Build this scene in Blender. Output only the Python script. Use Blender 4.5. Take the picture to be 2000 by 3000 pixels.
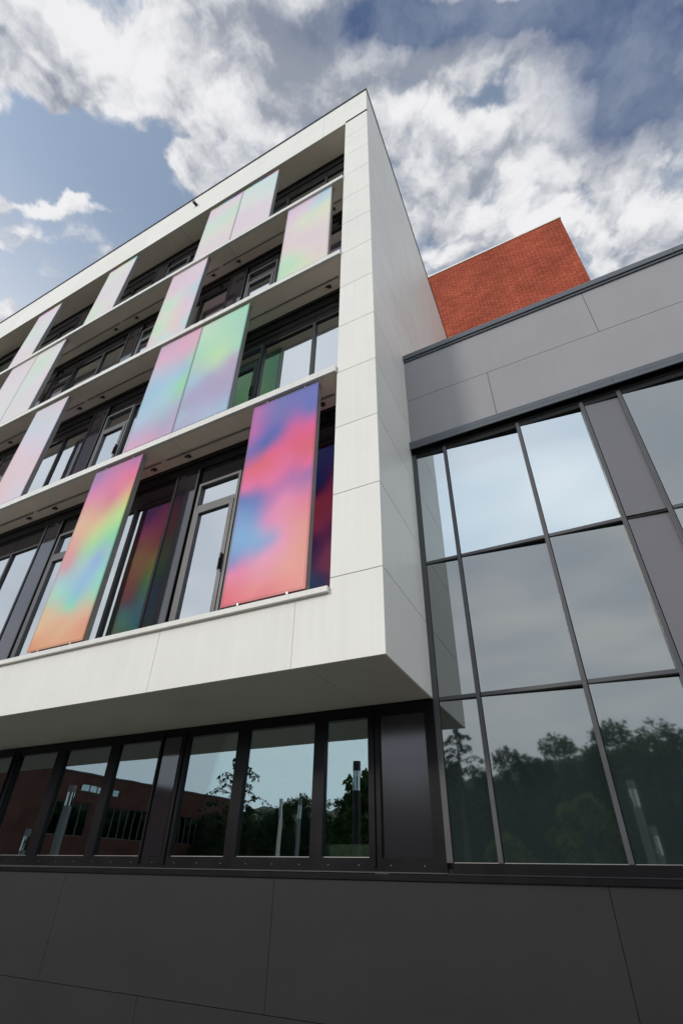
import bpy, math, random
from mathutils import Vector, Matrix
C = bpy.context.scene
for o in list(bpy.data.objects): bpy.data.objects.remove(o)

# ------------------------------------------------------------------ camera
cam_d = bpy.data.cameras.new('camera'); cam = bpy.data.objects.new('camera', cam_d)
C.collection.objects.link(cam); C.camera = cam
cam_d.sensor_fit = 'HORIZONTAL'; cam_d.sensor_width = 36.0; cam_d.lens = 36.0*1481.92/2000.0
cam_d.clip_end = 2000; cam_d.clip_start = 0.05
RT = Vector((0.88616287, 0.4630635, 0.01695792)); UP = Vector((0.25748569, -0.52251584, 0.81282121)); FW = Vector((-0.38524861, 0.71592555, 0.58226636))
m = Matrix((RT, UP, -FW)).transposed().to_4x4(); m.translation = Vector((1.9836, -4.7108, -1.8591))
cam.matrix_world = m
C.render.resolution_x = 682; C.render.resolution_y = 1024

# ------------------------------------------------------------------ light
SUN_EL, SUN_AZ = math.radians(24), math.radians(210)      # azimuth clockwise from +Y
SUN_STRENGTH, SUN_ANGLE = 1.55, 10.0
SKY = 0.1
C.view_settings.view_transform = 'Standard'; C.view_settings.look = 'None'
C.view_settings.exposure = 0.0; C.view_settings.gamma = 1.0; C.view_settings.use_curve_mapping = False

sd = bpy.data.lights.new('sun', 'SUN'); sd.energy = SUN_STRENGTH; sd.angle = math.radians(SUN_ANGLE); sd.color = (1, .93, .84)
so = bpy.data.objects.new('sun', sd); C.collection.objects.link(so)
sdir = Vector((math.sin(SUN_AZ)*math.cos(SUN_EL), math.cos(SUN_AZ)*math.cos(SUN_EL), math.sin(SUN_EL)))
so.rotation_euler = (-sdir).to_track_quat('-Z', 'Y').to_euler(); so.location = sdir*60

def s2l(c):
    return tuple((v/255/12.92 if v/255 <= .04045 else ((v/255+.055)/1.055)**2.4) for v in c[:3])

class NT:
    """tiny node helper"""
    def __init__(s, nt): s.nt = nt; s.nt.nodes.clear()
    def n(s, t, **k):
        nd = s.nt.nodes.new(t)
        for a, v in k.items(): setattr(nd, a, v)
        return nd
    def put(s, sock, v):
        if hasattr(v, 'is_output'): s.nt.links.new(v, sock)
        else:
            if isinstance(v, (tuple, list)) and len(v) == 3 and sock.type == 'RGBA': v = tuple(v)+(1,)
            sock.default_value = v
    def math(s, op, a, b=0.0, c=None, clamp=False):
        nd = s.n('ShaderNodeMath', operation=op, use_clamp=clamp); s.put(nd.inputs[0], a)
        if op not in ('EXPONENT', 'SQRT', 'ABSOLUTE'): s.put(nd.inputs[1], b)
        if c is not None: s.put(nd.inputs[2], c)
        return nd.outputs[0]
    def vm(s, op, a, b=(0, 0, 0), out=0):
        nd = s.n('ShaderNodeVectorMath', operation=op); s.put(nd.inputs[0], a)
        if op == 'SCALE': s.put(nd.inputs['Scale'], b)
        elif op != 'LENGTH': s.put(nd.inputs[1], b)
        return nd.outputs['Value'] if op in ('LENGTH', 'DOT_PRODUCT', 'DISTANCE') else nd.outputs[0]
    def mr(s, v, a, b, c=0., d=1., interp='LINEAR'):
        nd = s.n('ShaderNodeMapRange', interpolation_type=interp); s.put(nd.inputs[0], v)
        for i, x in enumerate((a, b, c, d)): s.put(nd.inputs[1+i], x)
        return nd.outputs[0]
    def mix(s, f, a, b, blend='MIX'):
        nd = s.n('ShaderNodeMix', data_type='RGBA', blend_type=blend); s.put(nd.inputs[0], f); s.put(nd.inputs[6], a); s.put(nd.inputs[7], b)
        return nd.outputs[2]
    def noise(s, vec, scale, detail=4, rough=.55, dist=0., col=False):
        nd = s.n('ShaderNodeTexNoise'); s.put(nd.inputs['Vector'], vec); nd.inputs['Scale'].default_value = scale
        nd.inputs['Detail'].default_value = detail; nd.inputs['Roughness'].default_value = rough; nd.inputs['Distortion'].default_value = dist
        return nd.outputs['Color' if col else 'Fac']

# ------------------------------------------------------------------ world
W = bpy.data.worlds.new('World'); C.world = W; W.use_nodes = True
W.cycles.sampling_method = 'MANUAL'; W.cycles.sample_map_resolution = 512
g = NT(W.node_tree)
tc = g.n('ShaderNodeTexCoord').outputs['Generated']
sep = g.n('ShaderNodeSeparateXYZ'); g.put(sep.inputs[0], tc)
dx, dy, dz = sep.outputs
zc = g.math('MAXIMUM', dz, 0.12)
comb = g.n('ShaderNodeCombineXYZ'); g.put(comb.inputs[0], g.math('DIVIDE', dx, zc)); g.put(comb.inputs[1], g.math('DIVIDE', dy, zc))
P = comb.outputs[0]
wn = g.noise(P, 5.0, 5, .6, col=True)
wv = g.vm('SCALE', g.vm('SUBTRACT', wn, (.5, .5, .5)), 0.16)
PW = g.vm('ADD', P, wv)
def puffs(v, sc):
    n = g.n('ShaderNodeTexVoronoi', feature='F1'); g.put(n.inputs['Vector'], v); n.inputs['Scale'].default_value = sc
    return n.outputs['Distance']
wn2 = g.vm('SCALE', g.vm('SUBTRACT', g.noise(P, 22.0, 4, .6, col=True), (.5, .5, .5)), 0.030)
PF = g.vm('ADD', PW, wn2)
def field(v, vf):
    f = g.math('SUBTRACT', g.noise(v, 4.6, 9, .57), .5)
    a = g.math('MULTIPLY', g.math('SUBTRACT', .42, puffs(vf, 11.0)), .22)
    b_ = g.math('MULTIPLY', g.math('SUBTRACT', .42, puffs(vf, 27.0)), .12)
    return g.math('ADD', f, g.math('ADD', a, b_))
off_ = (.0075, -.028, 0)
f0 = field(PW, PF); f1 = field(g.vm('ADD', PW, off_), g.vm('ADD', PF, off_))
fb = g.math('ADD', f0, .5)
relief = g.math('SUBTRACT', f0, f1)
fb2 = g.noise(g.vm('ADD', PW, (3.7, 1.9, .4)), 7.5, 7, .58)
def blobs(lst):
    acc = None
    for cx, cy, sx, sy, rot, amp in lst:
        v = g.vm('SUBTRACT', PW, (cx, cy, 0))
        vr = g.n('ShaderNodeVectorRotate', rotation_type='Z_AXIS'); g.put(vr.inputs['Vector'], v); vr.inputs['Angle'].default_value = -math.radians(rot)
        v = g.vm('MULTIPLY', vr.outputs[0], (1/sx, 1/sy, 0))
        l = g.vm('LENGTH', v)
        e = g.math('EXPONENT', g.math('MULTIPLY', g.math('MULTIPLY', l, l), -1.0))
        e = g.math('MULTIPLY', e, amp)
        acc = e if acc is None else g.math('ADD', acc, e)
    return acc
#SKYBLOBS
dens = blobs([(-0.553, 0.093, 0.168, 0.062, 27, -0.46), (-0.717, 0.061, 0.123, 0.082, 27, -0.44), (-0.556, 0.221, 0.112, 0.062, 27, -0.36), (-0.751, 0.209, 0.146, 0.048, 27, -0.26), (0.061, 0.334, 0.062, 0.029, 27, -0.42), (-0.69, 0.124, 0.106, 0.016, 35, 0.62), (-0.542, 0.053, 0.02, 0.014, 27, 0.55), (-0.414, 0.192, 0.056, 0.026, 27, 0.48), (-0.356, 0.126, 0.112, 0.043, 47, 0.2), (0.086, 0.416, 0.196, 0.072, 27, 0.2), (0.12, 0.541, 0.196, 0.072, 27, 0.05), (-0.159, 0.158, 0.14, 0.058, 27, 0.3), (0.224, 0.356, 0.196, 0.077, 27, 0.3), (-0.446, -0.004, 0.168, 0.053, 37, 0.22), (-0.062, 0.448, 0.084, 0.053, 27, 0.28), (0.255, 0.665, 0.112, 0.043, 27, 0.3), (0.195, 0.489, 0.078, 0.038, 27, 0.22), (-0.562, -0.028, 0.078, 0.038, 37, 0.28), (-0.904, 0.188, 0.123, 0.062, 27, -0.35)])
bright = blobs([(-0.472, -0.042, 0.084, 0.029, 27, 0.18), (-0.41, 0.028, 0.067, 0.043, 57, 0.26), (-0.429, 0.103, 0.062, 0.029, 37, 0.25), (-0.329, 0.16, 0.073, 0.038, 37, 0.28), (-0.291, 0.222, 0.056, 0.029, 27, 0.3), (-0.027, 0.313, 0.062, 0.029, 27, 0.3), (0.08, 0.392, 0.095, 0.034, 27, 0.32), (0.14, 0.49, 0.084, 0.029, 27, 0.2), (-0.026, 0.454, 0.084, 0.048, 27, 0.35), (0.142, 0.593, 0.084, 0.029, 27, 0.25), (0.268, 0.63, 0.084, 0.029, 27, 0.28), (0.167, 0.379, 0.039, 0.014, 27, 0.35), (-0.686, 0.121, 0.112, 0.024, 27, 0.5), (-0.549, -0.026, 0.067, 0.034, 47, -0.34), (-0.519, 0.037, 0.106, 0.024, 37, -0.12), (-0.246, 0.105, 0.101, 0.038, 27, -0.22), (-0.157, 0.186, 0.106, 0.034, 37, -0.36), (-0.004, 0.247, 0.129, 0.038, 27, -0.4), (0.018, 0.314, 0.034, 0.019, 27, -0.3), (-0.044, 0.36, 0.045, 0.019, 27, -0.2), (0.186, 0.479, 0.067, 0.019, 27, -0.25), (0.07, 0.49, 0.05, 0.014, 27, -0.15), (-0.33, 0.096, 0.045, 0.024, 27, -0.15)])
storm = blobs([(-0.04, 0.176, 0.106, 0.026, 27, 0.9), (0.112, 0.251, 0.146, 0.029, 27, 0.9), (0.261, 0.352, 0.129, 0.038, 27, 1.1), (0.279, 0.469, 0.112, 0.062, 27, 1.0), (0.207, 0.383, 0.084, 0.029, 27, 0.4), (0.031, 0.207, 0.073, 0.024, 27, 0.6)])
D_ = g.math('ADD', g.math('ADD', g.math('MULTIPLY', g.math('SUBTRACT', fb, .5), 1.35), .66), dens)
mask = g.mr(D_, .40, .68, 0, 1, 'SMOOTHSTEP')
B_ = g.math('ADD', g.math('ADD', g.math('MULTIPLY', g.math('SUBTRACT', fb2, .5), 1.35), .60), g.math('MULTIPLY', bright, .85))
B_ = g.math('ADD', B_, g.math('MULTIPLY', relief, 2.3))
Bm = g.mr(B_, .10, 1.02, 0, 1, 'SMOOTHSTEP')
cloud = g.mix(Bm, s2l((148, 155, 169)), s2l((240, 240, 242)))
st = g.n('ShaderNodeTexSky', sky_type='NISHITA', sun_disc=False); st.sun_elevation = SUN_EL; st.sun_rotation = SUN_AZ
st.air_density = 1.0; st.dust_density = 2.0
hs = g.n('ShaderNodeHueSaturation'); hs.inputs['Saturation'].default_value = .62; hs.inputs['Value'].default_value = SKY*1.0; g.put(hs.inputs['Color'], st.outputs[0])
SKYGAIN = 2.2
blue0 = g.vm('MULTIPLY', hs.outputs[0], (SKYGAIN*.93, SKYGAIN*1.02, SKYGAIN*1.08))
# thin white veil that thickens towards the horizon
veil = g.mr(g.vm('LENGTH', P), .55, 1.25, 0, 1, 'SMOOTHSTEP')
blue = g.mix(g.math('MULTIPLY', veil, .75), blue0, (.78, .82, .88))
col = g.mix(mask, blue, cloud)
stormc = g.mix(g.mr(fb2, .35, .65, 0, 1), s2l((74, 94, 132)), s2l((128, 141, 164)))
col = g.mix(g.math('MINIMUM', g.math('MULTIPLY', storm, g.mr(fb, .25, .6, 1.15, 1.5)), 1.0), col, stormc)
backc = g.mix(g.mr(g.noise(P, 1.4, 2, .5), .36, .64), (.61, .685, .78), (.83, .86, .91))
bsoft = g.mr(g.math('MULTIPLY', dy, -1.0), .0, .35, 0, 1.0, 'SMOOTHSTEP')
col = g.mix(bsoft, col, backc)
low = g.mr(dz, .10, .42, 1, 0, 'SMOOTHSTEP')
col = g.mix(low, col, (.66, .74, .80))
back = g.mr(g.math('SUBTRACT', g.math('MULTIPLY', dy, -1.0), g.math('MULTIPLY', dx, -0.45)), -.05, .8, 1.0, 1.0+0.55, 'SMOOTHSTEP')
col = g.vm('SCALE', col, g.math('MULTIPLY', back, 1/SKY))
bg = g.n('ShaderNodeBackground'); g.put(bg.inputs[0], col); bg.inputs[1].default_value = SKY
wo = g.n('ShaderNodeOutputWorld'); g.nt.links.new(bg.outputs[0], wo.inputs[0])

# ------------------------------------------------------------------ materials
def mat(name):
    mm = bpy.data.materials.new(name); mm.use_nodes = True
    return mm, NT(mm.node_tree)
def finish(g, sh):
    o = g.n('ShaderNodeOutputMaterial'); g.nt.links.new(sh, o.inputs[0])
def pbr(name, col, rough=.5, metal=0., var=.06, vscale=1.5, bump=0., bscale=60, spec=.5, stretch=(1, 1, 1), grain=0., isl=0.):
    mm, g = mat(name)
    co = g.n('ShaderNodeTexCoord').outputs['Object']
    cs = g.vm('MULTIPLY', co, stretch)
    n = g.noise(cs, vscale, 6, .6)
    f = g.mr(n, .3, .7, 1-var, 1+var)
    if grain:
        n2 = g.noise(co, 140, 2, .5); f = g.math('MULTIPLY', f, g.mr(n2, .3, .7, 1-grain, 1+grain))
    if isl:
        gi = g.n('ShaderNodeNewGeometry'); f = g.math('MULTIPLY', f, g.mr(gi.outputs['Random Per Island'], 0, 1, 1-isl, 1+isl))
        st_ = g.noise(g.vm('MULTIPLY', co, (7, 7, .25)), 1.6, 4, .6); f = g.math('MULTIPLY', f, g.mr(st_, .35, .7, 1+isl*.6, 1-isl*1.2))
    c = g.vm('SCALE', tuple(col), f)
    p = g.n('ShaderNodeBsdfPrincipled'); g.put(p.inputs['Base Color'], c); g.put(p.inputs['Roughness'], g.mr(n, .3, .7, max(rough-.05, 0), rough+.05)); p.inputs['Metallic'].default_value = metal
    p.inputs['Specular IOR Level'].default_value = spec
    if bump:
        b = g.n('ShaderNodeBump'); b.inputs['Strength'].default_value = bump; b.inputs['Distance'].default_value = .01
        g.put(b.inputs['Height'], g.noise(co, bscale, 4, .6)); g.put(p.inputs['Normal'], b.outputs[0])
    finish(g, p.outputs[0]); return mm
def glass(name, tint, base, gain, tintr=(1, 1, 1), rough=0.0, wob=.0, back=None, grain=0.):
    """coated glazing: fresnel mirror over a tinted clear (or opaque 'back') layer"""
    mm, g = mat(name)
    co = g.n('ShaderNodeTexCoord').outputs['Object']
    fr = g.n('ShaderNodeFresnel'); fr.inputs['IOR'].default_value = 1.5
    f = g.math('ADD', g.math('MULTIPLY', fr.outputs[0], gain), base, clamp=True)
    gl = g.n('ShaderNodeBsdfGlossy'); gl.inputs['Roughness'].default_value = rough; g.put(gl.inputs['Color'], tintr)
    if wob or grain:
        b = g.n('ShaderNodeBump'); b.inputs['Strength'].default_value = 1.0; b.inputs['Distance'].default_value = 1.0
        h = g.math('MULTIPLY', g.noise(co, .9, 2, .5), wob)
        if grain: h = g.math('ADD', h, g.math('MULTIPLY', g.noise(co, 70, 2, .5), grain))
        g.put(b.inputs['Height'], h); g.put(gl.inputs['Normal'], b.outputs[0])
    if back is None:
        t = g.n('ShaderNodeBsdfTransparent'); g.put(t.inputs[0], tint)
    else:
        t = g.n('ShaderNodeBsdfDiffuse'); c = g.vm('SCALE', back, g.mr(g.noise(co, 1.1, 5, .6), .3, .7, .88, 1.12)); g.put(t.inputs[0], c)
    mx = g.n('ShaderNodeMixShader'); g.put(mx.inputs[0], f); g.nt.links.new(t.outputs[0], mx.inputs[1]); g.nt.links.new(gl.outputs[0], mx.inputs[2])
    finish(g, mx.outputs[0]); return mm
M = {}
M['white'] = pbr('white_fibre_cement', (.78, .765, .72), .55, var=.035, vscale=.9, bump=.02, bscale=30, spec=.22, isl=.022)
M['white_side'] = pbr('white_fibre_cement_side', (.78, .765, .72), .43, var=.03, vscale=.7, bump=.015, bscale=30, spec=.6, isl=.02)
M['ledge'] = pbr('ledge_white', (.70, .69, .65), .5, var=.06, vscale=3, bump=.05, isl=.04)
M['soffit'] = pbr('soffit_grey', (.86, .74, .63), .55, var=.07, vscale=1.2)
M['fascia'] = pbr('grey_metallic_cladding', (.27, .262, .275), .42, var=.05, vscale=.8, metal=.0, bump=.05, bscale=90, grain=.05, isl=.022)
M['fascia_dark'] = pbr('cool_grey_panel', (.135, .132, .148), .42, var=.05, vscale=.8, grain=.05)
M['plinth'] = pbr('charcoal_cladding', (.012, .0113, .0118), .64, var=.34, vscale=.9, stretch=(.6, 1, 2.2), bump=.03, spec=.4, isl=.06)
M['dark'] = pbr('black_aluminium', (.006, .006, .007), .4, var=.1, vscale=3, spec=.25)
M['gframe'] = pbr('near_black_aluminium', (.006, .0055, .007), .34, var=.1, vscale=2, spec=.18)
M['frame'] = pbr('anthracite_aluminium', (.012, .0125, .015), .42, spec=.35, var=.08, vscale=2)
M['frameg'] = pbr('grey_aluminium', (.050, .052, .060), .42, var=.07, vscale=3)
M['mull'] = pbr('grey_mullion', (.060, .060, .066), .38, var=.10, vscale=2.5)
M['coping'] = pbr('coping_metal', (.075, .083, .10), .33, var=.06, vscale=2)
M['joint'] = pbr('joint_black', (.006, .006, .006), .9)
M['steel'] = pbr('shutter_frame_metal', (.20, .195, .185), .5, metal=.0, var=.15, vscale=4)
M['silver'] = pbr('silver_metal', (.34, .33, .32), .4, metal=.8, var=.02)
M['bracket'] = pbr('bracket_brown', (.05, .042, .036), .6)
M['interior'] = pbr('interior_paint', (.42, .40, .35), .8, var=.15, vscale=.8)
M['ceil'] = pbr('ceiling_paint', (.42, .44, .40), .8, var=.05)
M['lightw'] = pbr('white_board', (.75, .74, .66), .5, var=.03)
M['glass'] = glass('coated_window_glass', (.42, .50, .46), .46, 1.9, (.95, .98, 1.0), wob=.0012)
M['glass2'] = glass('vision_glass', (.45, .52, .50), .46, 2.0, (.90, .97, 1.0), wob=.0010)
M['glassg'] = glass('ground_glass', (.62, .68, .63), .27, 1.6, (.82, .96, 1.0), wob=.0012)
M['spandrel'] = glass('etched_glass', None, .185, 1.4, (.95, .955, .94), rough=.028, wob=.0002, back=(.020, .030, .030), grain=.0)
M['pillar'] = glass('glossy_dark_panel', None, .04, 1.6, (.85, .84, .90), rough=.06, wob=.0012, back=(.018, .017, .021))
M['span_dark'] = glass('dark_spandrel', None, .015, 1.1, (.8, .8, .85), rough=.08, back=(.010, .010, .012))
M['black_panel'] = glass('dark_lacquered_panel', None, .03, 1.5, (.85, .84, .90), rough=.17, wob=.001, back=(.013, .012, .015))

def brickmat(name, c1, c2, mortar, bw, rh, ms):
    mm, g = mat(name)
    co = g.n('ShaderNodeTexCoord').outputs['Object']; sp = g.n('ShaderNodeSeparateXYZ'); g.put(sp.inputs[0], co)
    cb = g.n('ShaderNodeCombineXYZ'); g.put(cb.inputs[0], g.math('ADD', sp.outputs[0], sp.outputs[1])); g.put(cb.inputs[1], sp.outputs[2])
    # slightly irregular hand-laid courses
    v = g.vm('ADD', cb.outputs[0], g.vm('SCALE', g.vm('SUBTRACT', g.noise(cb.outputs[0], 3.0, 3, .5, col=True), (.5, .5, .5)), .035))
    b = g.n('ShaderNodeTexBrick'); g.put(b.inputs['Vector'], v)
    b.inputs['Scale'].default_value = 1.0; b.inputs['Brick Width'].default_value = bw; b.inputs['Row Height'].default_value = rh
    b.inputs['Mortar Size'].default_value = ms; b.inputs['Mortar Smooth'].default_value = .4; b.inputs['Bias'].default_value = -.1
    g.put(b.inputs['Color1'], c1); g.put(b.inputs['Color2'], c2); g.put(b.inputs['Mortar'], mortar)
    big = g.mr(g.noise(cb.outputs[0], .55, 5, .6), .3, .7, .78, 1.2)
    small = g.mr(g.noise(g.vm('MULTIPLY', cb.outputs[0], (2.2, 9, 1)), 2.2, 4, .7), .3, .7, .68, 1.3)
    c = g.vm('SCALE', b.outputs['Color'], g.math('MULTIPLY', big, small))
    p = g.n('ShaderNodeBsdfPrincipled'); g.put(p.inputs['Base Color'], c); p.inputs['Roughness'].default_value = .9; p.inputs['Specular IOR Level'].default_value = .1
    bp = g.n('ShaderNodeBump'); bp.inputs['Strength'].default_value = .8; bp.inputs['Distance'].default_value = .03
    g.put(bp.inputs['Height'], g.math('SUBTRACT', g.math('MULTIPLY', g.noise(cb.outputs[0], 18, 3, .6), .4), b.outputs['Fac'])); g.put(p.inputs['Normal'], bp.outputs[0])
    finish(g, p.outputs[0]); return mm
M['brick'] = brickmat('orange_red_brick', (.45, .105, .058), (.33, .070, .040), (.17, .042, .028), .34, .112, .014)
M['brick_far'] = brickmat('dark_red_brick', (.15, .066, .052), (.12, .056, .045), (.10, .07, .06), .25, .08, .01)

# dichroic film: its pattern and view-dependent sheen are both painted into the vertex attribute, front scatters it, back lets the deep version through
def filmmat():
    mm, g = mat('dichroic_film_glass')
    at = g.n('ShaderNodeAttribute', attribute_name='film').outputs['Color']
    co = g.n('ShaderNodeTexCoord').outputs['Object']
    fine_tone = g.mr(g.noise(co, 160, 2, .6), .35, .65, .95, 1.05)  # fine random tone variation of the film
    fcol = g.vm('SCALE', at, fine_tone)
    hs_ = g.n('ShaderNodeHueSaturation'); hs_.inputs['Saturation'].default_value = .8; g.put(hs_.inputs['Color'], at)
    gm = g.n('ShaderNodeGamma'); g.put(gm.inputs[0], hs_.outputs[0]); gm.inputs[1].default_value = 1.9
    p = g.n('ShaderNodeBsdfPrincipled'); g.put(p.inputs['Base Color'], fcol); p.inputs['Roughness'].default_value = .38; p.inputs['Specular IOR Level'].default_value = .22
    t = g.n('ShaderNodeBsdfTranslucent'); g.put(t.inputs[0], g.vm('SCALE', gm.outputs[0], .42))
    geo = g.n('ShaderNodeNewGeometry')
    pd = g.n('ShaderNodeBsdfDiffuse'); g.put(pd.inputs[0], g.vm('SCALE', gm.outputs[0], .35))
    m1 = g.n('ShaderNodeMixShader'); m1.inputs[0].default_value = .22; g.nt.links.new(p.outputs[0], m1.inputs[1]); g.nt.links.new(t.outputs[0], m1.inputs[2])
    m2 = g.n('ShaderNodeMixShader'); m2.inputs[0].default_value = .70; g.nt.links.new(pd.outputs[0], m2.inputs[1]); g.nt.links.new(t.outputs[0], m2.inputs[2])
    m3 = g.n('ShaderNodeMixShader'); g.nt.links.new(geo.outputs['Backfacing'], m3.inputs[0]); g.nt.links.new(m1.outputs[0], m3.inputs[1]); g.nt.links.new(m2.outputs[0], m3.inputs[2])
    finish(g, m3.outputs[0]); return mm
M['film'] = filmmat()
def edgemat():
    mm, g = mat('film_edge')
    at = g.n('ShaderNodeAttribute', attribute_name='film').outputs['Color']
    p = g.n('ShaderNodeBsdfPrincipled'); g.put(p.inputs['Base Color'], at); p.inputs['Roughness'].default_value = .25
    finish(g, p.outputs[0]); return mm
M['edge'] = edgemat()

# ------------------------------------------------------------------ mesh helpers
ORG = {}
class MB:
    def __init__(s): s.v = []; s.f = []
    def prism(s, pts, z0, z1):
        """vertical prism over a plan polygon (counter-clockwise)"""
        n = len(pts); b = len(s.v)
        s.v += [(x, y, z0) for x, y in pts]+[(x, y, z1) for x, y in pts]
        s.f += [tuple(b+i for i in reversed(range(n))), tuple(b+n+i for i in range(n))]
        s.f += [(b+i, b+(i+1) % n, b+n+(i+1) % n, b+n+i) for i in range(n)]
        return s
    def box(s, x0, x1, y0, y1, z0, z1): return s.prism([(x0, y0), (x1, y0), (x1, y1), (x0, y1)], z0, z1)
    def tube(s, a, b, r0, r1=None, n=12, cap=True):
        r1 = r0 if r1 is None else r1; a = Vector(a); b = Vector(b); d = (b-a).normalized()
        u = d.orthogonal().normalized(); w = d.cross(u); k = len(s.v)
        for p, r in ((a, r0), (b, r1)):
            s.v += [tuple(p+u*(r*math.cos(2*math.pi*i/n))+w*(r*math.sin(2*math.pi*i/n))) for i in range(n)]
        s.f += [(k+i, k+(i+1) % n, k+n+(i+1) % n, k+n+i) for i in range(n)]
        if cap: s.f += [tuple(k+i for i in reversed(range(n))), tuple(k+n+i for i in range(n))]
        return s
    def quad(s, a, b, c, d): k = len(s.v); s.v += [a, b, c, d]; s.f.append((k, k+1, k+2, k+3)); return s
    def build(s, name, material, parent=None, loc=(0, 0, 0), bevel=0., smooth=False):
        L = ORG[parent.name] if parent is not None else Vector(loc)
        me = bpy.data.meshes.new(name); me.from_pydata([tuple(Vector(p)-L) for p in s.v], [], s.f); me.update()
        me.materials.append(M[material] if isinstance(material, str) else material)
        if smooth:
            for p in me.polygons: p.use_smooth = True
        o = bpy.data.objects.new(name, me); C.collection.objects.link(o)
        if parent is not None: o.parent = parent
        else: o.location = L
        ORG[o.name] = L
        if bevel:
            b = o.modifiers.new('bevel', 'BEVEL'); b.width = bevel; b.segments = 2; b.limit_method = 'ANGLE'
        return o
def tag(o, label=None, cat=None, group=None, kind=None):
    if label: o['label'] = label
    if cat: o['category'] = cat
    if group: o['group'] = group
    if kind: o['kind'] = kind
    return o
def thing(name, loc, label, cat, group=None):
    o = bpy.data.objects.new(name, None); C.collection.objects.link(o); o.location = loc; o.empty_display_size = .2
    ORG[o.name] = Vector(loc); return tag(o, label, cat, group)
def copy_tree(o, parent=None):
    c = o.copy(); C.collection.objects.link(c); c.parent = parent; ORG[c.name] = ORG[o.name]
    for ch in list(o.children): copy_tree(ch, c)
    return c
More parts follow.
